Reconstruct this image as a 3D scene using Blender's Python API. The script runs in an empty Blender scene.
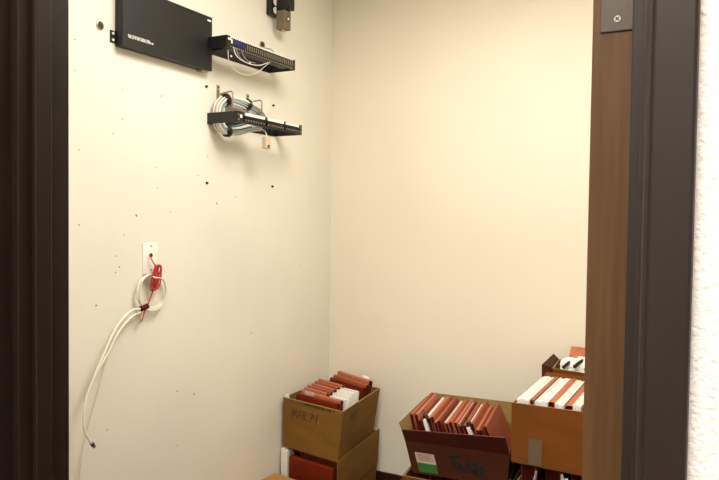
import bpy, bmesh, math, random
from mathutils import Vector, Matrix
random.seed(7)
R = math.radians
COL = bpy.context.scene.collection
sc = bpy.context.scene

# ------------------------------------------------------------------ camera
FPX, W, H = 690.0, 719, 480
YAW, PITCH, ROLL = R(27.9), R(-1.9), R(0.75)
CAM = Vector((1.87, 0.0, 1.42))
fw = Vector((-math.sin(YAW)*math.cos(PITCH), math.cos(YAW)*math.cos(PITCH), math.sin(PITCH)))
rt0 = Vector((math.cos(YAW), math.sin(YAW), 0)); up0 = rt0.cross(fw)
rt = (rt0*math.cos(ROLL) + up0*math.sin(ROLL)).normalized(); up = rt.cross(fw)
cam = bpy.data.cameras.new('camera'); camo = bpy.data.objects.new('camera', cam); COL.objects.link(camo)
camo.matrix_world = Matrix.Translation(CAM) @ Matrix((rt, up, -fw)).transposed().to_4x4()
cam.sensor_width = 36; cam.lens = 36*FPX/W; cam.clip_start = .02; cam.clip_end = 50
sc.camera = camo

def onX(x, y, X):
    """point at distance X in front of the left wall, as surveyed from the photograph"""
    d = fw + rt*((x-W/2)/FPX) - up*((y-H/2)/FPX)
    return CAM + d*((X-CAM.x)/d.x)

# ------------------------------------------------------------------ materials
def lin(c):
    return tuple(((v/255)/12.92 if v/255 <= .04045 else ((v/255+.055)/1.055)**2.4) for v in c) + (1,)
def mat(name, rgb, rough=.6, metal=0, var=0, scale=20, bump=0, bscale=60, spec=.5, stretch=None, rgb2=None, bdist=.002):
    m = bpy.data.materials.new(name); m.use_nodes = True
    nt = m.node_tree; b = nt.nodes['Principled BSDF']
    b.inputs['Roughness'].default_value = rough; b.inputs['Metallic'].default_value = metal
    b.inputs['Specular IOR Level'].default_value = spec
    c = lin(rgb); b.inputs['Base Color'].default_value = c
    tc = nt.nodes.new('ShaderNodeTexCoord'); mp = nt.nodes.new('ShaderNodeMapping')
    nt.links.new(tc.outputs['Object'], mp.inputs['Vector'])
    if stretch: mp.inputs['Scale'].default_value = stretch
    if var or rgb2:
        n = nt.nodes.new('ShaderNodeTexNoise'); n.inputs['Scale'].default_value = scale; n.inputs['Detail'].default_value = 5
        cr = nt.nodes.new('ShaderNodeValToRGB')
        c2 = lin(rgb2) if rgb2 else tuple(v*(1-var) for v in c[:3])+(1,)
        c1 = c if rgb2 else tuple(min(1, v*(1+var*.5)) for v in c[:3])+(1,)
        cr.color_ramp.elements[0].position = .35; cr.color_ramp.elements[1].position = .65
        cr.color_ramp.elements[0].color = c2; cr.color_ramp.elements[1].color = c1
        nt.links.new(mp.outputs['Vector'], n.inputs['Vector']); nt.links.new(n.outputs['Fac'], cr.inputs['Fac'])
        nt.links.new(cr.outputs['Color'], b.inputs['Base Color'])
    if bump:
        n2 = nt.nodes.new('ShaderNodeTexNoise'); n2.inputs['Scale'].default_value = bscale; n2.inputs['Detail'].default_value = 3
        bp = nt.nodes.new('ShaderNodeBump'); bp.inputs['Strength'].default_value = bump; bp.inputs['Distance'].default_value = bdist
        nt.links.new(mp.outputs['Vector'], n2.inputs['Vector']); nt.links.new(n2.outputs['Fac'], bp.inputs['Height'])
        nt.links.new(bp.outputs['Normal'], b.inputs['Normal'])
    return m

M = dict(
    wall=mat('painted plywood wall', (233,229,214), .6, var=.05, scale=1.6, bump=.15, bscale=25, spec=.25),
    back=mat('painted back wall', (236,229,210), .65, var=.02, scale=2, bump=.1, bscale=40, spec=.25),
    hall=mat('textured hall wall', (232,228,223), .7, bump=.9, bscale=170, spec=.2, bdist=.004),
    ceil=mat('ceiling paint', (240,236,228), .8),
    floor=mat('dark floor', (92,66,46), .5, var=.3, scale=6),
    base=mat('dark baseboard', (52,24,14), .4),
    frame=mat('dark brown enamel', (32,23,16), .42, var=.06, scale=8, stretch=(6,6,.6), spec=.3),
    wood=mat('stained door edge wood', (84,58,32), .5, var=.18, scale=12, stretch=(10,10,.5), spec=.2),
    hinge=mat('painted hinge leaf', (62,52,44), .45, metal=.3),
    screw=mat('screw steel', (150,145,135), .35, metal=.9),
    dark=mat('recess black', (14,12,10), .8),
    holed=mat('plugged hole grey', (66,58,44), .8),
    black=mat('black powder coat', (18,17,15), .45, bump=.1, bscale=300),
    blackside=mat('black enamel side', (17,16,13), .5),
    plastic_b=mat('black plastic', (10,9,9), .4),
    white=mat('white plastic', (240,238,230), .4),
    cream=mat('beige plastic', (208,192,158), .45),
    grey=mat('grey brown plastic', (112,100,74), .5),
    blue=mat('blue jack label', (34,38,92), .5),
    purple=mat('purple badge', (70,50,90), .5),
    wcable=mat('white cable jacket', (236,231,214), .4),
    clear=mat('pale thin wire', (222,214,190), .35),
    gcable=mat('grey cable jacket', (150,150,142), .4),
    bcable=mat('light blue cable jacket', (150,182,194), .4),
    tcable=mat('teal cable jacket', (84,124,128), .4),
    ycable=mat('tan cable jacket', (190,172,120), .4),
    rcable=mat('red cord', (186,46,44), .45),
    lilac=mat('pale violet cable jacket', (176,160,190), .4),
    green=mat('green connector', (14,52,30), .5),
    steel=mat('galvanised steel', (170,162,136), .35, metal=.8),
    card=mat('brown cardboard', (124,88,36), .8, var=.14, scale=7, bump=.15, bscale=90, stretch=(1,1,3), spec=.2),
    card_in=mat('cardboard inner face', (122,98,54), .85, var=.12, scale=9, bump=.1, spec=.2),
    card2=mat('tan cardboard', (112,64,18), .8, var=.12, scale=6, bump=.15, bscale=90, stretch=(1,1,3), spec=.2),
    card3=mat('red brown cardboard', (72,31,9), .7, var=.2, scale=6, bump=.15, bscale=80, spec=.2),
    maroon=mat('maroon print and bounce tint', (78,18,7), .6, var=.15, scale=8),
    card4=mat('light cardboard lid', (172,128,72), .8, var=.12, scale=6, spec=.2),
    edge=mat('corrugated edge', (176,142,88), .9),
    red=mat('red rope folder stock', (158,82,52), .55, var=.15, scale=14, bump=.1, bscale=120, spec=.2),
    red2=mat('orange brown folder stock', (178,106,76), .55, var=.15, scale=14, bump=.1, bscale=120, spec=.2),
    red3=mat('deep red folder stock', (112,32,6), .5, var=.12, scale=10, spec=.2),
    gus=mat('dark folder gusset', (80,24,14), .65, var=.2, scale=40, spec=.2),
    paper=mat('white paper', (240,236,228), .7, var=.06, scale=90),
    ink=mat('black marker ink', (34,24,18), .7),
    ink2=mat('faded marker ink', (92,66,34), .8),
    takis=mat('purple black print', (5,2,4), .6),
    takisred=mat('dark red print', (74,14,10), .6, spec=.2),
    green_l=mat('green label print', (46,104,40), .6),
    label=mat('white label paper', (196,176,160), .6),
    tape=mat('grey tape', (98,86,62), .4),
)
M['lamp'] = bpy.data.materials.new('lamp diffuser'); M['lamp'].use_nodes = True
_b = M['lamp'].node_tree.nodes['Principled BSDF']; _b.inputs['Base Color'].default_value = (1,1,1,1)
_b.inputs['Emission Color'].default_value = (1,.86,.66,1); _b.inputs['Emission Strength'].default_value = 5

# ------------------------------------------------------------------ helpers
def obj(name, bm, m, parent=None, smooth=False, loc=None):
    me = bpy.data.meshes.new(name); bm.normal_update(); bm.to_mesh(me); bm.free()
    for k in (m if isinstance(m, (list, tuple)) else [m]): me.materials.append(k)
    if smooth:
        for p in me.polygons: p.use_smooth = True
    o = bpy.data.objects.new(name, me); COL.objects.link(o)
    if parent: o.parent = parent
    if loc is not None: o.location = loc
    return o
def tag(o, label, cat, group=None):
    o['label'] = label; o['category'] = cat
    if group: o['group'] = group
    return o
def thing(name, label, cat, loc=(0,0,0), rot=(0,0,0), group=None):
    o = bpy.data.objects.new(name, None); o.empty_display_size = .05; COL.objects.link(o)
    o.location = loc; o.rotation_euler = rot
    return tag(o, label, cat, group)
def struct(name, bm, m, parent=None, smooth=False):
    o = obj(name, bm, m, parent, smooth)
    if not parent: o['kind'] = 'structure'
    return o
def B(): return bmesh.new()
def bx(bm, lo, hi, bev=0, mi=0):
    lo, hi = Vector(lo), Vector(hi)
    r = bmesh.ops.create_cube(bm, size=1, matrix=Matrix.Translation((lo+hi)/2) @ Matrix.Diagonal(((hi.x-lo.x), (hi.y-lo.y), (hi.z-lo.z), 1)))
    fs = set(f for v in r['verts'] for f in v.link_faces)
    for f in fs: f.material_index = mi
    if bev:
        es = set(e for v in r['verts'] for e in v.link_edges)
        rr = bmesh.ops.bevel(bm, geom=list(es), offset=bev, segments=2, affect='EDGES', profile=.5)
        for f in rr['faces']: f.material_index = mi
    return bm
def cyl(bm, a, b, r, seg=16, r2=None, mi=0):
    a, b = Vector(a), Vector(b); d = b-a
    q = d.to_track_quat('Z', 'Y').to_matrix().to_4x4()
    rr = bmesh.ops.create_cone(bm, cap_ends=True, segments=seg, radius1=r, radius2=r if r2 is None else r2, depth=d.length,
                          matrix=Matrix.Translation((a+b)/2) @ q)
    for f in set(f for v in rr['verts'] for f in v.link_faces): f.material_index = mi
    return bm
def smooth_path(pts, n=6, closed=False):
    pts = [Vector(p) for p in pts]; out = []; N = len(pts)
    for i in range(N if closed else N-1):
        if closed: p0, p1, p2, p3 = pts[(i-1) % N], pts[i], pts[(i+1) % N], pts[(i+2) % N]
        else: p0, p1, p2, p3 = pts[max(i-1, 0)], pts[i], pts[i+1], pts[min(i+2, N-1)]
        for k in range(n):
            t = k/n
            out.append(.5*((2*p1)+(-p0+p2)*t+(2*p0-5*p1+4*p2-p3)*t*t+(-p0+3*p1-3*p2+p3)*t**3))
    if not closed: out.append(pts[-1])
    return out
def tube(bm, pts, r, seg=8, n=6, closed=False, sm=True):
    P = smooth_path(pts, n, closed) if sm else [Vector(p) for p in pts]
    N = len(P); rings = []; prev = None
    for i, p in enumerate(P):
        a = P[(i-1) % N] if closed else P[max(i-1, 0)]; b = P[(i+1) % N] if closed else P[min(i+1, N-1)]
        t = (b-a); t = t.normalized() if t.length > 1e-9 else Vector((0,0,1))
        if prev is None:
            s = t.cross(Vector((1, .13, .07))); s.normalize()
        else:
            s = prev - t*prev.dot(t); s.normalize()
        prev = s; q = t.cross(s)
        rings.append([bm.verts.new(p + s*r*math.cos(2*math.pi*k/seg) + q*r*math.sin(2*math.pi*k/seg)) for k in range(seg)])
    for i in range(N if closed else N-1):
        A, Bn = rings[i], rings[(i+1) % N]
        for k in range(seg): bm.faces.new((A[k], A[(k+1) % seg], Bn[(k+1) % seg], Bn[k]))
    if not closed:
        bm.faces.new(rings[0][::-1]); bm.faces.new(rings[-1])
    return bm
def slab(bm, a, b, c, d, t, segs=1):
    """thin board through the corners a b c d, thickness t along its normal"""
    a, b, c, d = map(Vector, (a, b, c, d)); n = (b-a).cross(d-a).normalized()*t
    lo = [bm.verts.new(p) for p in (a, b, c, d)]; hi = [bm.verts.new(p+n) for p in (a, b, c, d)]
    bm.faces.new(lo[::-1]); bm.faces.new(hi)
    for i in range(4): bm.faces.new((lo[i], lo[(i+1) % 4], hi[(i+1) % 4], hi[i]))
    return bm
def open_box(top, bot, t=.005, base=None):
    """open carton: top and bottom corners in the order front-left, front-right, back-right, back-left"""
    bm = B(); base = Vector(base or (0,0,0))
    top = [Vector(p)-base for p in top]; bot = [Vector(p)-base for p in bot]
    def inset(q):
        o = []
        for i in range(4):
            p = q[i]; e1 = (q[(i+1) % 4]-p); e2 = (q[(i-1) % 4]-p); e1.z = 0; e2.z = 0
            o.append(p + e1.normalized()*t + e2.normalized()*t)
        return o
    it, ib = inset(top), [p+Vector((0,0,t)) for p in inset(bot)]
    V = lambda L: [bm.verts.new(p) for p in L]
    T, Bo, IT, IB = V(top), V(bot), V(it), V(ib)
    for i in range(4):
        j = (i+1) % 4
        bm.faces.new((Bo[i], Bo[j], T[j], T[i])).material_index = 0
        bm.faces.new((IB[j], IB[i], IT[i], IT[j])).material_index = 1
        bm.faces.new((T[i], T[j], IT[j], IT[i])).material_index = 2
    bm.faces.new(Bo[::-1]); f = bm.faces.new(IB); f.material_index = 1
    bmesh.ops.recalc_face_normals(bm, faces=bm.faces[:])
    return bm
def strokes(bm, lines, org, ex, ey, w, h, r):
    """pen strokes: polylines in 0..1 boxes laid on a face"""
    org, ex, ey = Vector(org), Vector(ex), Vector(ey)
    for L in lines:
        tube(bm, [org + ex*(u*w) + ey*(v*h) for u, v in L], r, 6, 3)
    return bm
def text_mesh(s, size, depth, mtx, name, m, parent, shear=0):
    cu = bpy.data.curves.new('t', 'FONT'); cu.body = s; cu.size = size; cu.extrude = depth; cu.shear = shear
    cu.offset = size*.045
    o = bpy.data.objects.new('t', cu); COL.objects.link(o)
    dg = bpy.context.evaluated_depsgraph_get(); me = bpy.data.meshes.new_from_object(o.evaluated_get(dg))
    bpy.data.objects.remove(o); me.materials.clear(); me.materials.append(m)
    me.transform(mtx)
    q = bpy.data.objects.new(name, me); COL.objects.link(q); q.parent = parent
    return q

# ------------------------------------------------------------------ the room
BY = 3.2            # back wall
F0, F1 = .745, .845 # the wall with the doorway
RX = 2.02; CH = 2.68
wall_left = struct('wall_left', bx(B(), (-.1, F0, 0), (0, BY+.1, CH)), M['wall'])
struct('wall_back', bx(B(), (0, BY, 0), (RX, BY+.1, CH)), M['back'])
struct('wall_right', bx(B(), (RX, F1, 0), (RX+.1, BY+.1, CH)), M['back'])
bm = B()
bx(bm, (0, F0, 0), (.818, F1, CH)); bx(bm, (1.815, F0, 0), (3.0, F1, CH)); bx(bm, (.818, F0, 2.08), (1.815, F1, CH))
struct('wall_front', bm, M['hall'])
struct('wall_hall_left', bx(B(), (.70, -1.6, 0), (.80, F0, CH)), M['hall'])
struct('wall_hall_rear', bx(B(), (.70, -1.7, 0), (3.0, -1.6, CH)), M['hall'])
struct('wall_hall_right', bx(B(), (3.0, -1.7, 0), (3.1, F1, CH)), M['hall'])
struct('floor', bx(B(), (-.4, -1.7, -.05), (3.1, BY+.1, 0)), M['floor'])
struct('ceiling', bx(B(), (-.4, -1.7, CH), (3.1, BY+.1, CH+.05)), M['ceil'])
def skirting(lo, hi, name):
    struct(name, bx(B(), lo, hi, .003), M['base'])
skirting((.012, BY-.012, 0), (RX-.012, BY, .1), 'baseboard_back')
skirting((0, F1, 0), (.012, BY, .1), 'baseboard_left')
skirting((RX-.012, F1, 0), (RX, BY, .1), 'baseboard_right')

# door frame: jambs, stops, casings
JL, JR = .836, 1.792
bm = B(); bx(bm, (.818, F0, 0), (JL, F1, 2.08), .001); bx(bm, (JL, .77, 0), (JL+.011, .802, 2.05), .002)
struct('trim_1', bm, M['frame'])
bm = B(); bx(bm, (JR, F0, 0), (1.815, F1, 2.08), .001); bx(bm, (JR-.0125, .766, 0), (JR, .799, 2.05), .002)
struct('trim_2', bm, M['frame'])
bm = B(); bx(bm, (JL, F0, 2.062), (JR, F1, 2.08), .001); bx(bm, (JL+.012, .77, 2.05), (JR-.013, .8, 2.062), .001)
struct('trim_3', bm, M['frame'])
def casing(x_in, x_out, y0, sgn, name, z1=2.14):
    """moulded casing: an inner bead, a flat and a raised outer band, extruded upward; y0 wall face, sgn into the room it stands in"""
    s = 1 if x_out > x_in else -1; w = abs(x_out-x_in)
    prof = [(0, 0), (0, .010), (.002, .0135), (.005, .0145), (.007, .0132), (.009, .0142), (w-.004, .0155), (w-.001, .0135), (w, .010), (w, 0)]
    bm = B(); lo = [bm.verts.new((x_in+s*a, y0+sgn*b, 0)) for a, b in prof]; hi = [bm.verts.new((x_in+s*a, y0+sgn*b, z1)) for a, b in prof]
    for i in range(len(prof)):
        j = (i+1) % len(prof); bm.faces.new((lo[i], lo[j], hi[j], hi[i]))
    bm.faces.new(lo); bm.faces.new(hi); bmesh.ops.recalc_face_normals(bm, faces=bm.faces[:])
    struct(name, bm, M['frame'])
casing(1.797, 1.8435, F0, -1, 'trim_4')
struct('trim_5', bx(B(), (.80, .665, 0), (.8195, F0, 2.14), .001), M['frame'])  # added board, turned so the left edge of the opening stays dark
struct('trim_6', bx(B(), (.817, F0-.015, 2.066), (1.797, F0, 2.14), .003), M['frame'])

# the door, swung open into the room: its hinge edge shows beside the jamb
DX0, DX1 = 1.7255, 1.7735
bm = B(); bx(bm, (DX0, .853, .012), (DX1, 1.73, 2.04), .0015)
door = struct('door_1', bm, M['wood'])
def hinge(zc):
    bm = B(); bx(bm, (DX0+.009, .8505, zc-.045), (DX1, .8535, zc+.045), .0008)
    h = obj('hinge', bm, M['hinge'], door)
    cyl(bm2 := B(), (DX1+.004, .848, zc-.045), (DX1+.004, .848, zc+.045), .0045, 14); obj('hinge_knuckle', bm2, M['hinge'], h)
    for dz in (-.031, 0, .031):
        bm = B(); x = DX0+.028 if dz else DX0+.02
        cyl(bm, (x, .8508, zc+dz), (x, .8494, zc+dz), .0042, 20, .0036); s = obj('screw', bm, M['screw'], h)
        bm = B()
        for a in (R(45), R(-45)):
            d = Vector((math.cos(a), 0, math.sin(a)))*.0026; c = Vector((x, .8493, zc+dz))
            cyl(bm, c-d, c+d, .0007, 6)
        obj('screw_slot', bm, M['dark'], s)
hinge(1.684); hinge(.28)
bm = B(); cyl(bm, (DX0, 1.66, .98), (DX0-.05, 1.66, .98), .011, 14); bmesh.ops.create_uvsphere(bm, u_segments=18, v_segments=12, radius=.027, matrix=Matrix.Translation((DX0-.06, 1.66, .98)))
obj('door_knob', bm, M['screw'], door, True)

# ceiling lamps
def ceiling_lamp(label, x, y, r, z=CH):
    t = thing('ceiling_light', label, 'ceiling light', (x, y, z))
    bm = B(); cyl(bm, (0,0,-.02), (0,0,0), r+.012, 40); obj('base', bm, M['white'], t)
    bm = B(); cyl(bm, (0,0,-.06), (0,0,-.02), r*.8, 40, r); obj('diffuser', bm, M['lamp'], t, False)
    return t
def area(loc, size, energy, col, rot=(0,0,0), shape='DISK'):
    l = bpy.data.lights.new('lamp', 'AREA'); l.energy = energy; l.color = col; l.shape = shape; l.size = size
    o = bpy.data.objects.new('lamp_glow', l); COL.objects.link(o); o.location = loc; o.rotation_euler = rot; return o
t = thing('ceiling_light', 'square white ceiling panel lamp above the small storage room', 'ceiling light', (1.15, 1.85, CH))
bm = B(); bx(bm, (-.44, -.44, -.03), (.44, .44, 0), .003); obj('frame', bm, M['white'], t)
bm = B(); bx(bm, (-.42, -.42, -.035), (.42, .42, -.03)); obj('diffuser', bm, M['lamp'], t)
t = thing('ceiling_light', 'square white ceiling panel lamp in the hallway outside the door', 'ceiling light', (1.5, -.55, CH))
bm = B(); bx(bm, (-.57, -.57, -.06), (.57, .57, 0), .003); obj('frame', bm, M['white'], t)
bm = B(); bx(bm, (-.55, -.55, -.065), (.55, .55, -.06)); obj('diffuser', bm, M['lamp'], t)
def point(loc, r, e, col):
    l = bpy.data.lights.new('bulb', 'POINT'); l.energy = e; l.color = col; l.shadow_soft_size = r
    o = bpy.data.objects.new('bulb', l); COL.objects.link(o); o.location = loc
area((1.15, 1.85, CH-.045), .85, 29, (1, .975, .95), shape='SQUARE')
area((1.5, -.55, CH-.075), 1.1, 47, (1, .975, .955), shape='SQUARE')
w = bpy.data.worlds.new('world'); sc.world = w; w.use_nodes = True
w.node_tree.nodes['Background'].inputs[0].default_value = (1, .93, .82, 1); w.node_tree.nodes['Background'].inputs[1].default_value = .3

# ------------------------------------------------------------------ marks and holes in the left wall
def wall_disc(px, py, r, m, name='screw_hole', x1=.0012):
    p = onX(px, py, 0); bm = B(); cyl(bm, (-.004, p.y, p.z), (x1, p.y, p.z), r, 16); return obj(name, bm, m, wall_left)
for px, py in [(74.5,39.5),(75,70.5),(161,96),(122.5,90),(122.5,119),(113,133.5),(156.5,167.5),(207.5,156.5),(170.5,212),(136.5,216),(123.5,235),
               (157.5,188),(217,204),(136,215),(115.5,256),(115.5,272.5),(119.5,267),(96,305.5),(216.5,203),(235,197),(194,394),(176.5,445.5),(177,391),(198,175.5),(300,265),(79,150),(79,225),(251,333),(107,430)]:
    wall_disc(px, py, .0016+.0011*random.random(), M['holed'])
def knockout(px, py, r, label):
    k = wall_disc(px, py, r, M['holed'], 'cable_hole', .003)
    p = onX(px, py, 0); bm = B()
    tube(bm, [(.002, p.y+r*math.cos(a), p.z+r*math.sin(a)) for a in [i*math.pi/8 for i in range(16)]], .0022, 6, 2, True)
    obj('hole_rim', bm, M['steel'], k)
knockout(99.7, 25.5, .0135, ''); knockout(262, 45.5, .017, '')
for px, py, lab in [(206.5,183,'dark screw anchor in the wall below the panel with cable bundle, the left one'),
                    (272,186.5,'dark screw anchor in the wall, lower right of the four'),
                    (206,86.5,'dark screw anchor left of the upper steel cable ring'),
                    (273,105.5,'dark screw anchor just right of the second steel cable ring')]:
    p = onX(px, py, 0); t = thing('wall_screw', lab, 'screw', (0, p.y, p.z))
    bm = B(); cyl(bm, (0,0,0), (.004,0,0), .0055, 16, .005); obj('anchor', bm, M['holed'], t)
    bm = B(); cyl(bm, (.004,0,0), (.009,0,0), .0045, 16, .003); obj('screw_head', bm, M['dark'], t)

# ------------------------------------------------------------------ big black wall mounted unit
t = thing('network_cabinet', 'large flat black metal equipment box with white lettering high on the wall', 'equipment box', (0, 1.947, 1.9955))
Yc = 1.947
bm = B(); bx(bm, (0, 1.717-Yc, 0), (.032, 2.173-Yc, .2105), .001); obj('housing', bm, M['blackside'], t)
bm = B(); bx(bm, (.0325, 1.717-Yc, -.001), (.04, 2.177-Yc, .2115), .0012); obj('front_panel', bm, M['black'], t)
bm = B(); bx(bm, (0, 1.694-Yc, .010), (.003, 1.717-Yc, .051)); ear = obj('mounting_ear', bm, M['blackside'], t)
for z in (.019, .041):
    bm = B(); cyl(bm, (.003, 1.7045-Yc, z), (.0065, 1.7045-Yc, z), .0045, 14); obj('screw', bm, M['white'], ear)
bm = B(); bx(bm, (.0, 2.130-Yc, -.006), (.032, 2.166-Yc, 0)); obj('bracket_lip', bm, M['steel'], t)
# lettering: a row of small squared characters, not legible in the photograph
bm = B(); y = 1.737-Yc
for i in range(13):
    wdt = .0076; z0 = .031; x = .0403; hh = .012 - (.005 if i > 10 else 0)
    bars = random.sample([(0,0,1,.2), (0,.8,1,1), (0,0,.25,1), (.75,0,1,1), (0,.4,1,.6), (.4,0,.62,1)], 4)
    for a, b, c, d in bars: bx(bm, (x, y+a*wdt, z0+b*hh), (x+.0006, y+c*wdt, z0+d*hh))
    y += wdt+.0017
obj('lettering', bm, M['white'], t)
bm = B(); bx(bm, (.0403, 2.147-Yc, .192), (.0409, 2.169-Yc, .1985)); obj('badge', bm, M['white'], t)
bm = B()
for i in range(17): bx(bm, (.0403, 1.99+i*.0088-Yc, .006), (.0407, 1.9945+i*.0088-Yc, .0085))
obj('vent_slots', bm, M['hinge'], t)

# ------------------------------------------------------------------ patch panels on hinged wall brackets
def bracket(t, xs, L, z, h, d, fl=0):
    for a, b, q, r in ((0, .0025, .0025, .03), (L-.0025, L, L-.03, L-.0025)):
        bm = B(); bx(bm, (xs if a == 0 else .003, a, 0), (d, b, h), .0006); sp = obj('side_plate', bm, M['blackside'], t)
        bm = B(); bx(bm, (d-.014, q, 0), (d-.002, r, h)); obj('plate_lip', bm, M['blackside'], sp)
    bm = B(); bx(bm, (0, fl, 0), (.003, L, h)); obj('wall_flange', bm, M['blackside'], t)

d, L, h = .14, .483, .046
t = thing('patch_bay', 'black patch panel with blue labelled ports and drooping thin white wires', 'network panel', (0, 2.142, 2.0755), group=None)
bracket(t, .046, L, 0, h, d, .045)
bm = B(); bx(bm, (.003, .046, .004), (d-.014, .049, h-.004), .0006); obj('side_plate', bm, M['blackside'], t)
bm = B(); bx(bm, (d-.002, 0, 0), (d+.001, L, h), .0006); bx(bm, (d-.05, .03, .006), (d-.002, L-.03, .040)); obj('face_plate', bm, M['black'], t)
bm = B()
for k in range(34):
    y = .022+k*.0131
    bx(bm, (d+.001, y, h-.0065), (d+.004, y+.0078, h+.0006))
obj('upper_teeth', bm, M['white'], t)
bm = B()
for k in range(34):
    y = .022+k*.0131
    bx(bm, (d+.001, y+.001, .003), (d+.0025, y+.006, .0075))
obj('lower_teeth', bm, M['steel'], t)
bm = B()
for k in range(24):
    y = .115+k*.0148
    bx(bm, (d+.001, y, .014), (d+.003, y+.0035, .034))
obj('port_ribs', bm, M['steel'], t)
bm = B()
for k in range(8):
    bx(bm, (d+.001, .037+k*.0105, .017), (d+.0035, .0455+k*.0105, .0335), .0006)
obj('port_labels', bm, M['blue'], t)
bm = B(); bx(bm, (d+.001, .008, .0295), (d+.003, .027, .0365)); bx(bm, (d+.001, .0275, .018), (d+.003, .0335, .0345)); obj('name_strip', bm, M['white'], t)
for y, z in ((.20, .006), (.33, .004)):
    bm = B(); cyl(bm, (.003, y, z+.012), (.006, y, z+.012), .005, 10); obj('screw', bm, M['white'], t)

def wire(name, label, cat, pts, r, m, group=None, parent=None, X=None, n=6):
    P = [onX(*p) for p in pts] if len(pts[0]) == 3 and pts[0][0] > 10 else [Vector(p) for p in pts]
    base = P[0].copy(); bm = B(); tube(bm, [p-base for p in P], r, 8, n)
    o = obj(name, bm, m, parent, True)
    if parent is None: o.location = base; tag(o, label, cat, group)
    else:
        o.location = base - parent.location
    return o
G = 'thin wires hanging under the upper patch panel'
wire('patch_wire', 'longest thin pale wire looping lowest under the blue labelled patch panel', 'wire',
     [(228,50,.15),(229,60,.155),(235,70,.16),(246,75,.165),(256,73,.165),(263,68,.16),(270,62,.145)], .0012, M['clear'], G)
wire('patch_wire', 'white wire curving from the blue port labels along the patch panel underside', 'wire',
     [(233.5,47,.146),(236,55,.16),(243,61,.17),(252,64.5,.17),(261,65,.16),(268,62.5,.146)], .0015, M['wcable'], G)
wire('patch_wire', 'grey wire second from the left under the blue labelled ports', 'wire',
     [(236,48,.146),(239,56,.158),(246,62.5,.165),(255,65.5,.165),(262,66,.15)], .0015, M['gcable'], G)
wire('patch_wire', 'short grey wire curling from the middle ports of the upper patch panel', 'wire',
     [(242,51,.146),(243.5,56,.156),(248,61,.162),(255,63,.15)], .0014, M['gcable'], G)
wire('looped_wire', 'short dark wire arching above the right of the upper patch panel', 'wire',
     [(262,47,.004),(267,48.5,.06),(271,49.5,.1),(274,53,.12),(273,58,.10)], .0025, M['gcable'])

d, L, h = .15, .475, .044
t = thing('patch_bay', 'lower black patch panel with three port groups and a thick cable bundle', 'network panel', (0, 2.196, 1.7905))
bracket(t, .003, L, 0, h, d)
bm = B(); bx(bm, (d-.002, 0, 0), (d+.001, L, h), .0006); obj('face_plate', bm, M['black'], t)
for k, (a, b) in enumerate(((.045, .185), (.20, .325), (.338, .445))):
    bm = B(); bx(bm, (d+.001, a, .006), (d+.006, b, h-.0135), .0008); blk = obj('port_block', bm, M['plastic_b'], t)
    bm = B(); bx(bm, (d+.001, a+.004, h-.013), (d+.0065, b-.003, h-.0015), .0006); obj('label_strip', bm, M['white'], t)
    bm = B(); n = 8; s = (b-a)/n
    for q in range(n): bx(bm, (d+.006, a+q*s+.2*s, .010), (d+.0075, a+q*s+.48*s, .016))
    obj('port_pins', bm, M['steel'], blk)
    bm = B()
    for q in range(n): bx(bm, (d+.006, a+q*s+.15*s, .018), (d+.0068, a+q*s+.85*s, .029))
    obj('port_openings', bm, M['dark'], blk)
bm = B(); bx(bm, (d+.001, .020, .020), (d+.003, .032, .032)); obj('badge', bm, M['white'], t)
for y in (.010, L-.012):
    for z in (.012, .031): bm = B(); cyl(bm, (d+.001, y, z), (d+.0035, y, z), .0035, 12); obj('screw', bm, M['steel'], t)
bm = B(); bx(bm, (.003, .43, .012), (.009, .445, .036)); obj('bracket_tab', bm, M['green'], t)

# D shaped cable rings on the wall
def ring(px, py, label, z0, z1, y, r=.0034):
    t = thing('cable_ring', label, 'cable ring', (0, y, z1), group='steel cable rings')
    bm = B(); bx(bm, (0, -.009, -.115), (.0025, .009, .038), .0006); pl = obj('mounting_plate', bm, M['steel'], t)
    for z in (.028, .012): bm = B(); cyl(bm, (.0025, 0, z), (.004, 0, z), .0035, 10); obj('screw', bm, M['dark'], pl)
    hh = z1-z0; Y = -.005
    bm = B(); tube(bm, [(.002, 0, 0), (.03, Y, .002), (.078, Y*3, .004), (.092, Y*4, -.006), (.093, Y*4, -hh*.5), (.090, Y*4, -hh+.004), (.07, Y*3, -hh), (.03, Y, -hh), (.002, 0, -hh)], r, 8, 4)
    obj('ring_wire', bm, M['steel'], t, True)
ring(219, 85, 'steel cable ring holding the bundle above the lower patch panel, left one', 1.864, 1.920, 2.262)
ring(248, 94, 'steel cable ring at the right end of the cable bundle', 1.862, 1.915, 2.462)

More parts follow.
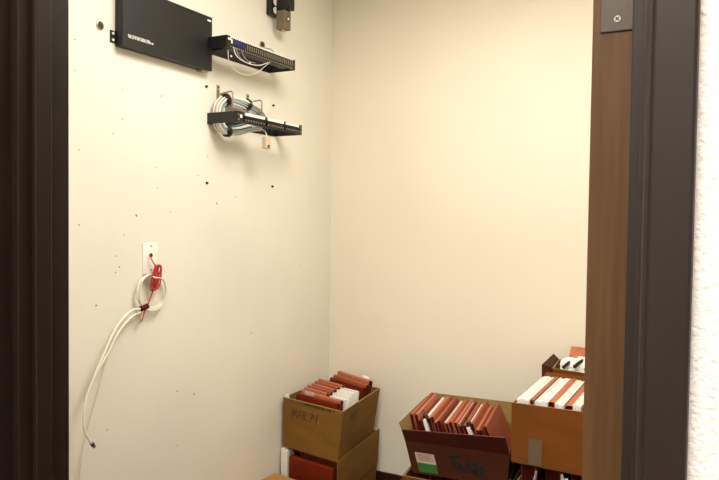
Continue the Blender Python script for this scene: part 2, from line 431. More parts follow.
# the tied cable bundle: over the rings, round behind the side plate and under the panel
t = thing('cable_bundle', 'tied bundle of white, blue and grey cables looped through the steel rings', 'cable bundle', (0, 2.19, 1.85))
O = Vector(t.location)
path = [(.05,2.505,1.852), (.055,2.48,1.872), (.055,2.43,1.888), (.055,2.36,1.896), (.052,2.30,1.899), (.046,2.262,1.895), (.034,2.236,1.872), (.029,2.228,1.835), (.032,2.230,1.79), (.047,2.25,1.768), (.062,2.29,1.768), (.075,2.33,1.782), (.085,2.37,1.797), (.11,2.41,1.806)]
cols = ['wcable','bcable','tcable','wcable','wcable','wcable','lilac','wcable','wcable','gcable','bcable','wcable','tcable','wcable','gcable','wcable']
for i, c in enumerate(cols):
    ang = i*2.4; rr = .0225*math.sqrt((i+.6)/16)
    P = []
    for j, p in enumerate(path):
        p = Vector(p); a = Vector(path[max(j-1,0)]); b = Vector(path[min(j+1, len(path)-1)])
        tg = (b-a).normalized(); s = Vector((1,0,0)); s = (s - tg*s.dot(tg)).normalized(); q = tg.cross(s)
        sp = 1; aa = ang + .12*j
        if j in (4, 9): sp = .8
        P.append(p + s*rr*sp*math.cos(aa) + q*rr*sp*math.sin(aa) - O)
    if i % 3 == 0: P = P[:-1]
    bm = B(); tube(bm, P, .0036, 8, 5); obj('cable', bm, M[c], t, True)
def strap(c, tg, r=.026, w=.02):
    c, tg = Vector(c)-O, Vector(tg).normalized(); bm = B()
    cyl(bm, c-tg*w/2, c+tg*w/2, r, 20); obj('strap', bm, M['plastic_b'], t, True)
strap((.045,2.258,1.893), (.2,1,.35)); strap((.055,2.385,1.893), (0,1,-.15), .025, .02); strap((.05,2.262,1.767), (.3,1,0), .025, .02)

# small beige jack box hanging on a cable
t = thing('jack_box', 'small beige box hanging on a white cable under the lower patch panel', 'jack box', (.13, 2.425, 1.706))
bm = B(); bx(bm, (-.012, -.017, 0), (.012, .017, .05), .003); obj('housing', bm, M['cream'], t)
bm = B(); tube(bm, [(0, 0, .049), (0, -.002, .065), (-.006, -.012, .078), (-.02, -.035, .088), (-.04, -.08, .092)], .0026, 8, 5); obj('cable', bm, M['wcable'], t, True)
bm = B(); bx(bm, (.012, -.008, .004), (.0126, .008, .016)); obj('port', bm, M['holed'], t)

# ------------------------------------------------------------------ power strip at the top
t = thing('power_strip', 'black power strip with white round sockets at the top edge', 'power strip', (0, 2.625, 2.335))
bm = B(); bx(bm, (0, -.03, 0), (.03, .05, .30), .003); obj('housing', bm, M['plastic_b'], t)
for k in range(5):
    bm = B(); cyl(bm, (.03, -.0, .022+k*.037), (.032, -.0, .022+k*.037), .0155, 24); s = obj('socket', bm, M['white'], t, False)
    bm = B()
    for yy in (-.006, .006): bx(bm, (.032, yy-.001, .022+k*.037), (.0325, yy+.001, .030+k*.037))
    obj('socket_slots', bm, M['dark'], s)
t = thing('power_adapter', 'grey brown plug-in adapter with round badge hanging at the power strip', 'power adapter', (.0325, 2.650, 2.272))
bm = B(); bx(bm, (0, -.022, 0), (.048, .028, .085), .003); obj('housing', bm, M['grey'], t)
bm = B(); cyl(bm, (.048, .004, .048), (.0495, .004, .048), .013, 24); bd = obj('badge', bm, M['purple'], t)
bm = B(); cyl(bm, (.0495, .004, .048), (.0502, .004, .048), .007, 6); obj('badge_star', bm, M['white'], bd)
bm = B(); cyl(bm, (.024, 0, 0), (.024, 0, -.006), .012, 16); obj('cable_outlet', bm, M['steel'], t)
t = thing('power_plug', 'black block plug directly above the grey brown adapter', 'plug', (.0325, 2.650, 2.358))
bm = B(); bx(bm, (0, -.022, 0), (.07, .026, .052), .004); obj('housing', bm, M['plastic_b'], t)
bm = B(); bx(bm, (.01, -.016, .052), (.06, .02, .060), .002); obj('top_cap', bm, M['plastic_b'], t)

# ------------------------------------------------------------------ wall plate with cords
P0 = onX(149.7, 258.5, 0)
t = thing('wall_plate', 'white blank wall plate with a red cord coming out', 'wall plate', (0, P0.y, P0.z))
bm = B(); bx(bm, (0, -.036, -.0575), (.006, .036, .0575), .003); obj('plate', bm, M['white'], t, True)
for z in (.046, -.042): bm = B(); cyl(bm, (.006, 0, z), (.0072, 0, z), .0035, 14); obj('screw', bm, M['screw'], t)
bm = B(); cyl(bm, (.006, 0, .012), (.0072, 0, .012), .008, 20); obj('cord_hole', bm, M['gus'], t)
# red cord: from the hole, down, wound in a hank, tail to the knot
t = thing('red_cord', 'red cord wound in a hank in front of the white wall plate', 'cord', tuple(onX(157, 280, .02)))
O = Vector(t.location)
bm = B(); pts = [onX(149.5,255,.007), onX(150.5,257.5,.02), onX(153,262,.022)]
c0, c1 = onX(157.5,264,.028), onX(153.5,291,.028)
bm2 = B(); tube(bm2, [p-O for p in pts+[onX(155,266,.022), onX(155.5,272,.02)]], .0022, 8, 5); obj('lead', bm2, M['rcable'], t, True)
ax = (c1-c0)/2; cm = (c0+c1)/2; sd = Vector((0,1,0)); fr = Vector((1,0,0))
for k in range(9):
    s1 = .019*(.35+.65*((k*5) % 9)/9); ln = 1 - .12*((k*7) % 5)/5; off = fr*(.0045*(k % 3)) + sd*(.006*((k % 4)-1.5))
    bm = B(); L_ = []
    for q in range(14):
        a = 2*math.pi*q/14; L_.append(cm + off + ax*ln*math.cos(a)*(.95) + sd*s1*math.sin(a)*(1+.25*math.cos(a+k)) + fr*.003*math.sin(a*2+k) - O)
    tube(bm, L_, .0021, 6, 3, True); obj('cord_loop', bm, M['rcable'], t, True)
bm = B(); tube(bm, [p-O for p in (onX(153,290,.03), onX(150.5,298,.028), onX(148,304,.026), onX(145,310,.026), onX(142.5,318,.024), onX(141,322,.02))], .0024, 8, 5); obj('tail', bm, M['rcable'], t, True)
# white coil
t = thing('cable_coil', 'round coil of white cable hanging below the wall plate', 'cable coil', tuple(onX(151.5, 291, .02)))
O = Vector(t.location)
for k in range(3):
    bm = B(); cc = onX(151.5+k*.7, 291+.8*k, .014+.006*k); ry = .073+.004*(k % 2)-.003*k; rz = .062+.003*k
    tube(bm, [cc-O+Vector((.002*math.sin(3*a), ry*math.sin(a), rz*math.cos(a))) for a in [2*math.pi*q/20 for q in range(20)]], .0026, 8, 3, True)
    obj('cable_turn', bm, M['clear' if k == 2 else 'wcable'], t, True)
bm = B(); tube(bm, [p-O for p in (onX(152,276,.026), onX(155,277.5,.05), onX(160,278,.052), onX(163,279,.03))], .0028, 8, 5); obj('tie', bm, M['wcable'], t, True)
bm = B(); a_ = onX(140.5,309,.025)-O; cyl(bm, a_, onX(147.5,306,.027)-O, .010, 12); obj('clamp', bm, M['gus'], t, True)
# hanging cables
t = thing('hanging_cable', 'thick white coaxial cable hanging lowest, metal connector on its end', 'cable', tuple(onX(140,309,.03)), group='white cables hanging from the coil')
O = Vector(t.location)
P = [onX(*p)-O for p in ((140,309,.03),(131,311,.035),(121,321,.04),(112,336,.04),(105,352,.045),(95,375,.05),(87,397,.055),(83.5,415,.06),(84.5,430,.06),(88,438,.06),(91.5,443,.06))]
bm = B(); tube(bm, P, .0042, 10, 6); obj('jacket', bm, M['wcable'], t, True)
bm = B(); e = P[-1]; dr = (P[-1]-P[-2]).normalized(); cyl(bm, e-dr*.002, e+dr*.02, .0062, 8); cn = obj('connector', bm, M['screw'], t)
bm = B(); cyl(bm, e+dr*.004, e+dr*.009, .0068, 14); obj('connector_band', bm, M['dark'], cn)
t = thing('hanging_cable', 'second white cable crossing under the thick hanging cable below the coil', 'cable', tuple(onX(141,312,.024)), group='white cables hanging from the coil')
O = Vector(t.location)
P = [onX(*p)-O for p in ((141,312,.024),(133,316,.026),(124,325,.028),(116,337,.03),(110,350,.03),(103,362,.03),(97,373,.03),(91,385,.034),(86.5,396,.04))]
bm = B(); tube(bm, P, .0038, 10, 6); obj('jacket', bm, M['wcable'], t, True)
bm = B(); cyl(bm, P[-1]-Vector((0,0,.001)), P[-1]-Vector((0,.006,.018)), .0048, 8); obj('connector', bm, M['cream'], t)
wire('thin_wire', 'very thin pale wire trailing down the wall to the picture bottom', 'wire',
     [(112,345,.012),(105,365,.012),(99,388,.010),(92,412,.010),(86,435,.010),(82,455,.010),(79,482,.010),(78,510,.010)], .0016, M['clear'])
wire('short_cable_tail', 'short frayed tan cable tail hanging under the tie of the coil', 'cable',
     [(143,311,.03),(142,315,.03),(141,319,.032),(139,324,.03)], .003, M['ycable'])

# ------------------------------------------------------------------ file folders
def folder(label, group, loc, rot, L, Hh, T, cover, papers=0, flap=True, cat='file folder', pleats=None, proud=.0):
    """expanding file folder standing on edge: x thickness, y length, z height; base centre at the empty"""
    t = thing('file_folder', label, cat, loc, rot, group)
    bm = B(); e = .0012; n = pleats or max(2, int(T/.006))
    bx(bm, (-T/2, -L/2, 0), (-T/2+e, L/2, Hh)); bx(bm, (T/2-e, -L/2, 0), (T/2, L/2, Hh-(.004 if not flap else 0))); bx(bm, (-T/2, -L/2+.004, 0), (T/2, L/2-.004, e))
    obj('cover', bm, cover, t)
    for s in (-1, 1):                                     # pleated gusset at both ends
        bm = B()
        xs = [-T/2+e + (T-2*e)*k/(2*n) for k in range(2*n+1)]
        prev = None
        for k, x in enumerate(xs):
            y = s*(L/2 - (0 if k % 2 == 0 else .006))
            a = bm.verts.new((x, y, 0)); b = bm.verts.new((x, y, Hh-.003))
            if prev: bm.faces.new((prev[0], a, b, prev[1]))
            prev = (a, b)
        obj('gusset', bm, M['gus'], t)
    if flap:                                              # flap folded over the top
        bm = B(); k = 5; prof = [(-T/2-.0004, Hh-.05)] + [(-T/2*math.cos(math.pi*i/k)*1.03, Hh+.004*math.sin(math.pi*i/k)) for i in range(k+1)] + [(T/2+.0006, Hh-.045)]
        pr = [[bm.verts.new((x, y, z)) for x, z in prof] for y in (-L/2+.001, L/2-.001)]
        for i in range(len(prof)-1): bm.faces.new((pr[0][i], pr[0][i+1], pr[1][i+1], pr[1][i]))
        o = obj('flap', bm, cover, t); sol = o.modifiers.new('s', 'SOLIDIFY'); sol.thickness = .0008; sol.offset = 1
    if papers:
        bm = B(); x = -T/2+e+.0005; 
        while x < T/2-e-.003:
            w_ = random.uniform(.0025, .005); z1 = Hh + proud - random.uniform(.0, .012)
            j = random.uniform(-.006, .006)
            bx(bm, (x, -L/2+.009+j*.5, e), (min(x+w_-.0004, T/2-e), L/2-.012+j, z1)); x += w_
        obj('papers', bm, M['paper'], t)
    return t
def paper_stack(label, group, loc, rot, L, Hh, T, clip=False):
    t = thing('paper_stack', label, 'papers', loc, rot, group)
    bm = B(); x = -T/2
    while x < T/2-.001:
        j = random.uniform(-.004, .004); bx(bm, (x, -L/2+j, 0), (min(x+.0026, T/2), L/2+j*.5, Hh-random.uniform(0, .006))); x += .003
    obj('sheets', bm, M['paper'], t)
    if clip:
        bm = B(); w_ = T*.5+.006
        v = [(-w_, 0, Hh-.018), (w_, 0, Hh-.018), (.004, 0, Hh+.012), (-.004, 0, Hh+.012)]
        y0, y1 = -L/2+.015, -L/2+.05
        A = [bm.verts.new((p[0], y0, p[2])) for p in v]; Bv = [bm.verts.new((p[0], y1, p[2])) for p in v]
        bm.faces.new(A); bm.faces.new(Bv[::-1])
        for i in range(4): bm.faces.new((A[i], A[(i+1) % 4], Bv[(i+1) % 4], Bv[i]))
        bmesh.ops.recalc_face_normals(bm, faces=bm.faces[:]); c = obj('binder_clip', bm, M['plastic_b'], t)
        bm = B(); tube(bm, [(-.003, y0+.005, Hh+.01), (-.005, y0+.004, Hh+.026), (0, (y0+y1)/2, Hh+.031), (-.005, y1-.004, Hh+.026), (-.003, y1-.005, Hh+.01)], .0014, 6, 4)
        obj('clip_handle', bm, M['plastic_b'], c, True)
    return t

def flap_obj(name, pts, t, m, parent, base):
    bm = B(); slab(bm, *[Vector(p)-Vector(base) for p in pts], t); return obj(name, bm, m, parent)

# ------------------------------------------------------------------ corner stack: upper carton
base = (.18, 2.9, .316)
t = thing('cardboard_box', 'open cardboard box marked MAR 74 in the corner, upper of its stack', 'box', base)
top = [(.018,2.738,.552), (.388,2.663,.552), (.345,3.125,.555), (.018,3.13,.555)]
bot = [(.020,2.735,.316), (.362,2.668,.316), (.318,3.10,.316), (.020,3.115,.316)]
bm = open_box(top, bot, .005, base); obj('body', bm, [M['card'], M['card_in'], M['edge']], t)
fl, fr = Vector(top[0]), Vector(top[1]); bl, br_ = Vector(bot[0]), Vector(bot[1])
ex = (fr-fl).normalized(); ez = (fl-bl).normalized(); nrm = ex.cross(ez).normalized()
off = nrm*.0006 if nrm.y < 0 else -nrm*.0006
# handwriting
lines = [[(0,0),(.05,.95),(.10,.25),(.17,1.0),(.21,.05)], [(.25,.05),(.33,.95),(.37,.8),(.41,.05)], [(.27,.42),(.40,.45)],
         [(.46,.02),(.48,.98)], [(.47,.95),(.56,.9),(.56,.62),(.48,.5)], [(.48,.5),(.60,.0)],
         [(.70,.85),(.82,.95),(.78,.5),(.74,.0)], [(.72,.45),(.81,.5)], [(.87,.9),(.87,.55),(.98,.5)], [(1.0,1.0),(.97,.4),(.93,-.15)]]
bm = B(); strokes(bm, lines, fl+ex*.058-Vector((0,0,.088))+off-Vector(base), ex, Vector((0,0,1)), .165, .045, .0017); obj('handwriting', bm, M['ink'], t)
# printed line along the front rim, worn
bm = B(); x = .012
while x < .325:
    wd = random.uniform(.005, .009); hgt = .012 if x > .13 else .007
    if random.random() > (.1 if x > .15 else .45):
        p = fl+ex*x-Vector((0,0,.004+hgt))+off*2.6-Vector(base)
        for q in range(2):
            a = p+ex*(q*wd*.6); slab(bm, a, a+ex*wd*.32, a+ex*wd*.32+Vector((0,0,hgt)), a+Vector((0,0,hgt)), .0003)
        a = p+Vector((0,0,hgt*random.choice((0,.4,.75)))); slab(bm, a, a+ex*wd*.9, a+ex*wd*.9+Vector((0,0,.002)), a+Vector((0,0,.002)), .0003)
    x += wd+.0035
obj('printed_line', bm, M['ink'], t)
ey2 = (Vector(top[2])-fr).normalized()
bm = B(); strokes(bm, [[(0,0),(.05,1),(.3,0),(.35,1)], [(.5,.7),(.6,1),(.75,.7),(.5,0),(.8,.05)], [(.9,.1),(.95,.9)]], fr+ey2*.10-Vector((0,0,.068))+Vector((-.004,0,0))+Vector((.001,0,0))-Vector(base), ey2, Vector((0,0,1)), .14, .035, .0016); obj('side_handwriting', bm, M['ink2'], t)

# folders in it: leaning back, rotated with the carton front
rz = math.atan2(-.075, .37)
def crossfolder(label, cx, cy, z, L, Hh, T, lean, cover, zrot=0, group='folders in the MAR 74 box', **k):
    # folder faces the camera: its thickness runs front to back; lean tips the top away
    return folder(label, group, (cx, cy, z), (0, R(lean), R(90)+rz+R(zrot)), L, Hh, T, cover, **k)
Gm = 'file folders in the box marked MAR 74'
zb = .323
specs = [(.200,2.728,.275,.243,.018,'red3',5,-3,'front file folder with deep red face in the box marked MAR 74'),
         (.202,2.752,.27,.252,.018,'red2',6,-4,'file folder second from the front in the box marked MAR 74'),
         (.138,2.795,.16,.258,.016,'red2',8,-6,'first short file folder left of the white papers in the box marked MAR 74'),
         (.142,2.822,.17,.262,.018,'red',8,-5,'second short file folder left of the white papers in the box marked MAR 74'),
         (.140,2.850,.17,.266,.020,'red2',9,-8,'third short file folder left of the white papers in the box marked MAR 74'),
         (.142,2.878,.17,.270,.018,'red',9,-6,'fourth short file folder left of the white papers in the box marked MAR 74'),
         (.144,2.907,.18,.274,.020,'red2',10,-7,'fifth short file folder left of the white papers in the box marked MAR 74'),
         (.205,2.962,.275,.270,.020,'red3',10,-12,'file folder directly behind the white papers in the box marked MAR 74'),
         (.207,2.990,.275,.278,.022,'red',10,-13,'next to rearmost file folder in the box marked MAR 74'),
         (.207,3.022,.268,.292,.024,'red2',10,-14,'rearmost and highest file folder in the box marked MAR 74')]
for cx, cy, L_, h_, T_, c_, ln, zr, lab in specs:
    crossfolder(lab, cx, cy, zb, L_, h_, T_, ln, M[c_], zr, Gm)
for k, (cx, cy, h_, T_, lab) in enumerate([(.284,2.778,.250,.026,'white paper stack at the front right in the box marked MAR 74'),
                               (.280,2.812,.258,.028,'middle white paper stack in the box marked MAR 74'),
                               (.278,2.848,.264,.028,'white paper stack with dark strip at the rear in the box marked MAR 74'),
                               (.276,2.884,.268,.026,'rearmost white paper stack in the box marked MAR 74')]):
    paper_stack(lab, 'white paper stacks in the box marked MAR 74', (cx, cy, zb), (0, R(6), R(90)+rz-R(3)), .105, h_, T_)
bm = B(); bx(bm, (-.032, -.0008, 0), (.032, .0008, .036))
o = obj('paper_tab', bm, M['label'], None, False, (.135, 2.7825, .548)); o.rotation_euler = (R(-5), 0, rz-R(3)); tag(o, 'small white paper tab on the front red folder of the MAR 74 box', 'paper')
bm = B(); bx(bm, (-.022, -.001, 0), (.022, .001, .012))
o = obj('paper_slip', bm, M['paper'], None, False, (.292, 3.062, .612)); o.rotation_euler = (R(-60), R(4), rz-R(14)); tag(o, 'white paper slip on the right end of the rearmost folder in the MAR 74 box', 'paper')
bm = B(); bx(bm, (-.005, -.012, 0), (.005, .012, .24), .001)
o = obj('paper_roll', bm, M['paper'], None, False, (.031, 2.752, zb)); tag(o, 'narrow white paper edge at the left corner inside the MAR 74 box', 'paper')

# ------------------------------------------------------------------ corner stack: lower carton
base = (.19, 2.9, 0)
t = thing('cardboard_box', 'open cardboard box under the MAR 74 box, red folders showing at its front', 'box', base)
top = [(.014,2.715,.17), (.376,2.64,.17), (.336,3.118,.17), (.014,3.135,.17)]
bot = [(.016,2.712,0), (.366,2.645,0), (.330,3.11,0), (.016,3.13,0)]
bm = open_box(top, bot, .005, base); obj('body', bm, [M['card'], M['card_in'], M['edge']], t)
flap_obj('side_flap', [(.376,2.64,.17), (.336,3.118,.17), (.340,3.128,.345), (.378,2.632,.335)], .004, M['card'], t, base)
flap_obj('rear_flap', [(.334,3.118,.17), (.014,3.133,.17), (.014,3.137,.33), (.336,3.122,.335)], .004, M['card_in'], t, base)
G = 'file folders in the lower corner box'
for k, (cy, T_, c_, lab) in enumerate([(2.708,.030,'red3','wide deep red file folder at the front of the lower corner box'),
        (2.800,.036,'red','second file folder in the lower corner box'), (2.855,.036,'red2','third file folder in the lower corner box'),
        (2.910,.036,'red','fourth file folder in the lower corner box'), (2.965,.036,'red2','fifth file folder in the lower corner box'), (3.020,.036,'red','rearmost file folder in the lower corner box')]):
    crossfolder(lab, (.205 if k else .205), cy, .006, (.27 if k else .278), (.303 if k > 1 else (.292 if k else .272)), T_, 0, M[c_], 0, G)
for k, (x, y) in enumerate(((.028, 2.735), (.048, 2.731))):
    bm = B(); bx(bm, (-.008, -.014, 0), (.008, .05, .303-.006*k), .001)
    o = obj('paper_stack', bm, M['paper'], None, False, (x, y, .006)); tag(o, ('leftmost' if k == 0 else 'second') + ' white paper edge beside the red folder in the lower corner box', 'papers', 'paper edges in the lower corner box')

# closed carton in front of the corner stack
base = (.19, 2.45, 0)
t = thing('cardboard_box', 'closed cardboard box at the picture bottom in front of the corner stack', 'box', base)
c = [(.012,2.31,.2), (.372,2.235,.2), (.372,2.61,.2), (.018,2.676,.2)]
bm = open_box(c, [(x, y, 0) for x, y, z in c], .005, base); obj('body', bm, [M['card4'], M['card_in'], M['edge']], t)
m1, m2 = [(Vector(c[a])+Vector(c[b]))/2 for a, b in ((0, 1), (3, 2))]
e_ = Vector((.0012, 0, 0)); flap_obj('top_flap', [c[0], m1-e_, m2-e_, c[3]], .004, M['card4'], t, base)
flap_obj('top_flap', [m1+e_, c[1], c[2], m2+e_], .004, M['card4'], t, base)

# ------------------------------------------------------------------ box with the green label
base = (.93, 2.76, .395)
t = thing('cardboard_box', 'maroon and brown open box with green and white label and dark printed word', 'box', base)
top = [(.750,2.53,.522), (1.168,2.572,.522), (1.115,2.985,.522), (.705,2.945,.522)]
bot = [(.785,2.534,.395), (1.160,2.572,.395), (1.110,2.975,.395), (.742,2.94,.395)]
bm = open_box(top, bot, .004, base); obj('body', bm, [M['card3'], M['card_in'], M['edge']], t)
flap_obj('front_flap', [(1.168,2.571,.522), (.750,2.529,.522), (.762,2.468,.583), (1.172,2.488,.611)], .003, M['maroon'], t, base)
flap_obj('rear_flap', [(.705,2.945,.522), (1.115,2.985,.522), (1.075,3.06,.592), (.672,3.03,.592)], .003, M['card_in'], t, base)
flap_obj('side_flap', [(.749,2.54,.522), (.705,2.94,.522), (.655,2.99,.585), (.690,2.60,.565)], .003, M['card_in'], t, base)
flap_obj('side_flap', [(1.115,2.98,.522), (1.168,2.58,.522), (1.189,2.60,.625), (1.165,2.95,.62)], .003, M['maroon'], t, base)  # reddish bounced light is put into this flap's colour
fl, fr = Vector(top[0]), Vector(top[1]); bl, br_ = Vector(bot[0]), Vector(bot[1])
ex = (fr-fl).normalized(); ez = Vector((0,0,1)); nr = Vector((ex.y, -ex.x, 0))
def onfront(u, z): # u metres from the left along the front
    f = (z-.395)/.127; a = bl.lerp(fl, f); b = br_.lerp(fr, f); return a + (b-a).normalized()*u + nr*.0010 - Vector(base)
def patch(name, u0, u1, z0, z1, m, lift=.0):
    bm = B(); n_ = nr*lift
    slab(bm, onfront(u0, z0)+n_, onfront(u1, z0)+n_, onfront(u1, z1)+n_, onfront(u0, z1)+n_, .0004); return obj(name, bm, m, t)
patch('label', .030, .110, .428, .480, M['label']); patch('label_green_band', .030, .110, .404, .440, M['green_l'], .0009)
bm = B()
for k in range(5):
    a = onfront(.040, .473-k*.0055)+nr*.0009; slab(bm, a, a+ex*(.06-.012*(k % 2)), a+ex*(.06-.012*(k % 2))+ez*.0015, a+ez*.0015, .0003)
obj('label_print', bm, M['ink2'], t)
# the printed word: slanting heavy letters
org = onfront(.160, .430)+nr*.0006
mt = Matrix((( ex.x, 0, nr.x, org.x), (ex.y, 0, nr.y, org.y), (0, 1, 0, org.z), (0,0,0,1)))
for k, (ch, u, v, sz, tilt) in enumerate((('T',-.004,.0,.076,8),('a',.030,.001,.062,4),('K',.058,-.002,.070,-3),('i',.094,-.003,.064,-2),('s',.106,-.004,.072,-5))):
    text_mesh(ch, sz, .0004, mt @ Matrix.Translation((u, v, 0)) @ Matrix.Rotation(R(tilt), 4, 'Z'), 'printed_letter', M['takis'], t, .1)
bm = B(); pts = [(.045,.050),(.052,.068),(.075,.070),(.095,.058),(.088,.048),(.07,.052)]
f = bm.faces.new([bm.verts.new(org+ex*u+ez*v+nr*.0003) for u, v in pts]); obj('printed_flame', bm, M['takisred'], t)

G = 'file folders in the box with the green label'
A8 = R(9)
exd = Vector((.403, .042, 0)).normalized(); o0 = Vector((.800, 2.74, .402))
N = 19; names = ['first','second','third','fourth','fifth','sixth','seventh','eighth','ninth','tenth','eleventh','twelfth','thirteenth','fourteenth','fifteenth','sixteenth','seventeenth','eighteenth','nineteenth']
for k in range(N):
    f = k/(N-1); lean = -R(15+10*f); p = o0 + exd*(.330*f)
    jh = random.uniform(-.016, .008); jy = random.uniform(-.018, .014); rotz = A8 + R(random.uniform(-.3, .3))
    if k == 3 or k == 14:
        paper_stack('white paper bundle with black binder clip, ' + ('left' if k == 3 else 'right') + ' one in the box with the green label', 'clipped papers in the box with the green label',
                    tuple(p+Vector((.004,-.01,0))), (0, lean, rotz), .37, .222, .013, True)
    else:
        folder(names[k] + ' item from the left, reddish brown file folder in the box with the green label', G, tuple(p+Vector((0, jy, 0))), (0, lean, rotz), .37, .222+jh, .0135,
               M[('red','red2','red3','red','red2')[k % 5]], pleats=2, papers=1 if k in (8, 12) else 0, proud=.012)
for k, (x, y) in enumerate(((.905,2.93),(.955,2.94))):
    pass

# carton under it
base = (.92, 2.76, 0)
t = thing('cardboard_box', 'open box with dark interior directly under the green labelled box', 'box', base)
c = [(.747,2.525,.378), (1.166,2.535,.378), (1.13,3.03,.378), (.69,3.0,.378)]
bm = open_box(c, [(x+(.01 if x < .9 else -.01), y, 0) for x, y, z in c], .005, base); obj('body', bm, [M['card2'], M['card_in'], M['edge']], t)
flap_obj('side_flap', [(.746,2.54,.377), (.690,2.99,.377), (.655,2.98,.30), (.708,2.54,.30)], .004, M['card'], t, base)
e1 = (Vector(c[1])-Vector(c[0])).normalized()
for k, u in enumerate((.030, .043, .062, .079)):
    bm = B(); a = Vector(c[0])+e1*u+Vector((0,-.0012,-.025))-Vector(base); slab(bm, a, a+e1*.008, a+e1*.008+Vector((0,0,.016)), a+Vector((0,0,.016)), .0004)
    obj('printed_mark', bm, M['ink'], t)
for k, (x, y, hh) in enumerate(((.80,2.72,.386),(.88,2.73,.386),(.96,2.74,.386),(1.04,2.75,.386))):
    folder(('leftmost','second','third','rightmost')[k]+' of four file folders inside the box under the green labelled box', 'file folders under the green labelled box', (x, y+.03, .006), (0, 0, R(5)), .36, hh-.001, .06, M['red'], pleats=6)

# ------------------------------------------------------------------ tan carton at the right
base = (1.36, 2.71, .53)
t = thing('cardboard_box', 'tan cardboard box with grey tape full of white papers beside the door', 'box', base)
top = [(1.197,2.478,.75), (1.54,2.478,.75), (1.55,2.945,.75), (1.203,2.945,.75)]
bot = [(1.199,2.480,.53), (1.535,2.480,.522), (1.54,2.94,.522), (1.205,2.94,.53)]
bm = open_box(top, bot, .005, base); obj('body', bm, [M['card2'], M['card2'], M['edge']], t)
bm = B(); slab(bm, (1.262-1.36, 2.4782-2.71, .002), (1.310-1.36, 2.4782-2.71, .002), (1.310-1.36, 2.4768-2.71, .098), (1.262-1.36, 2.4768-2.71, .098), .0005); obj('tape', bm, M['tape'], t)
flap_obj('rear_flap', [(1.203,2.945,.75), (1.55,2.945,.75), (1.55,2.952,.772), (1.215,2.952,.772)], .004, M['card2'], t, base)
x = 1.206; seq = [('p',.052,'leftmost and widest'),('f',.012,'leftmost'),('p',.050,'second'),('f',.024,'second'),('p',.034,'third'),('f',.028,'third'),('p',.030,'fourth'),('f',.026,'fourth'),('p',.034,'rightmost')]
for kd, w_, nm in seq:
    cx = x+w_/2
    if kd == 'p': paper_stack(nm+' white paper stack in the tan box beside the door', 'paper stacks in the tan box', (cx, 2.712, .537), (0, R(random.uniform(-.5,.5)), R(random.uniform(-.3,.3))), .42, .228+random.uniform(-.003,.004), w_-.003)
    else: folder(nm+' reddish file folder between papers in the tan box beside the door', 'file folders in the tan box', (cx, 2.712, .537), (0, 0, 0), .425, .222+random.uniform(-.004,.006), w_-.002, M['red2'], pleats=2)
    x += w_+.001

base = (1.36, 2.71, 0)
t = thing('cardboard_box', 'dark shadowed box at the bottom edge under the tan box', 'box', base)
c = [(1.19,2.475,.42), (1.56,2.475,.42), (1.56,2.95,.42), (1.19,2.95,.42)]
bm = open_box(c, [(x_, y_, 0) for x_, y_, z_ in c], .005, base); obj('body', bm, [M['card'], M['card_in'], M['edge']], t)
for k, (x_, m_) in enumerate(((1.25,'red'),(1.34,'red3'),(1.43,'red'),(1.51,'red3'))):
    folder(('leftmost','second','third','rightmost')[k]+' file folder under the tan box at the right', 'file folders under the tan box', (x_, 2.735, .006), (0, 0, 0), .40, .514, .05, M[m_], pleats=5)
for k, (x_, y_, a) in enumerate(((1.40,2.510,4),(1.272,2.513,12))):
    t = thing('paper_sheet', ('crumpled pale paper sticking out under the tan box, nearest the door','narrow white paper slip sticking up under the left part of the tan box')[k], 'paper', (x_, y_, .43), (0, R(a), 0))
    bm = B(); w_ = .06 if k == 0 else .007; n_ = 10; ve = []
    for i in range(n_+1):
        u = -w_/2+w_*i/n_; top_ = (.078-.03*(i/n_)+.006*math.sin(i*2.1)) if k == 0 else .078
        ve.append((bm.verts.new((u, -.006+.006*math.sin(i*1.7), -.2)), bm.verts.new((u, -.008+.008*math.sin(i*1.3), top_-.02)), bm.verts.new((u, -.018+.005*math.sin(i*1.9), top_))))
    for i in range(n_):
        for q in (0, 1): bm.faces.new((ve[i][q], ve[i+1][q], ve[i+1][q+1], ve[i][q+1]))
    o = obj('sheet', bm, M['paper'], t); sm = o.modifiers.new('s', 'SOLIDIFY'); sm.thickness = .0012

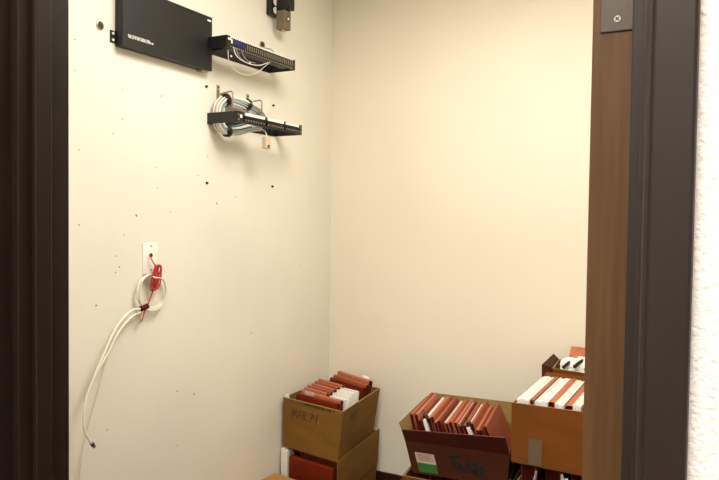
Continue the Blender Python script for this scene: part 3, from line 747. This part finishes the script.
# ------------------------------------------------------------------ small box behind, on a tall carton
base = (1.37, 3.08, 0)
t = thing('cardboard_box', 'tall box against the back wall behind the tan box', 'box', base)
c = [(1.20,2.972,.725), (1.56,2.972,.725), (1.56,3.18,.725), (1.20,3.18,.725)]
bm = open_box(c, [(x_, y_, 0) for x_, y_, z_ in c], .005, base); obj('body', bm, [M['card'], M['card_in'], M['edge']], t)
flap_obj('top_flap', [(1.20,2.972,.7255), (1.56,2.972,.7255), (1.56,3.18,.7255), (1.20,3.18,.7255)], .003, M['card'], t, base)
base = (1.36, 3.06, .729)
t = thing('cardboard_box', 'small open box stuffed with crumpled white plastic on top at the back wall', 'box', base)
top = [(1.235,2.975,.786), (1.47,2.975,.776), (1.47,3.165,.79), (1.222,3.165,.79)]
bot = [(1.24,2.978,.729), (1.465,2.978,.729), (1.465,3.16,.729), (1.232,3.16,.729)]
bm = open_box(top, bot, .004, base); obj('body', bm, [M['card2'], M['card_in'], M['edge']], t)
flap_obj('side_flap', [(1.234,2.978,.786), (1.223,3.16,.789), (1.200,3.155,.812), (1.186,2.99,.79)], .003, M['card3'], t, base)
flap_obj('end_flap', [(1.186,2.99,.79), (1.234,2.977,.786), (1.236,2.977,.74), (1.188,2.985,.735)], .003, M['card3'], t, base)
# crumpled bag
t = thing('plastic_bag', 'crumpled white plastic bag with black stripes in the small top box', 'bag', (1.335, 3.045, .734))
bm = B(); bmesh.ops.create_icosphere(bm, subdivisions=4, radius=1)
for v in bm.verts:
    d_ = v.co.copy(); k_ = 1+.10*math.sin(7*d_.x+3*d_.y)+.09*math.sin(9*d_.y-5*d_.z+1)+.07*abs(math.sin(11*d_.z+6*d_.x))
    v.co = Vector((d_.x*.078*k_, d_.y*.05*k_, .050+d_.z*.044*k_))
bagm = obj('bag_body', bm, M['paper'], t)
for a in (0, 1, 2):
    bm = B(); pts = [((-.055+.045*a+.012*q), -.068+.026*q, .060+.013*q-.0016*q*q+.008*(a == 1)) for q in range(5)]
    tube(bm, pts, .0075, 8, 4); obj('black_stripe', bm, M['plastic_b'], t, True)
folder('orange brown file folder lying tilted on the crumpled white bag', None, (1.375, 3.095, .786), (0, R(38), R(86)), .20, .082, .016, M['red2'], pleats=2)
sc.view_settings.view_transform = 'Standard'; sc.view_settings.look = 'None'; sc.view_settings.gamma = 1
sc.view_settings.use_curve_mapping = False; sc.view_settings.exposure = 0.0
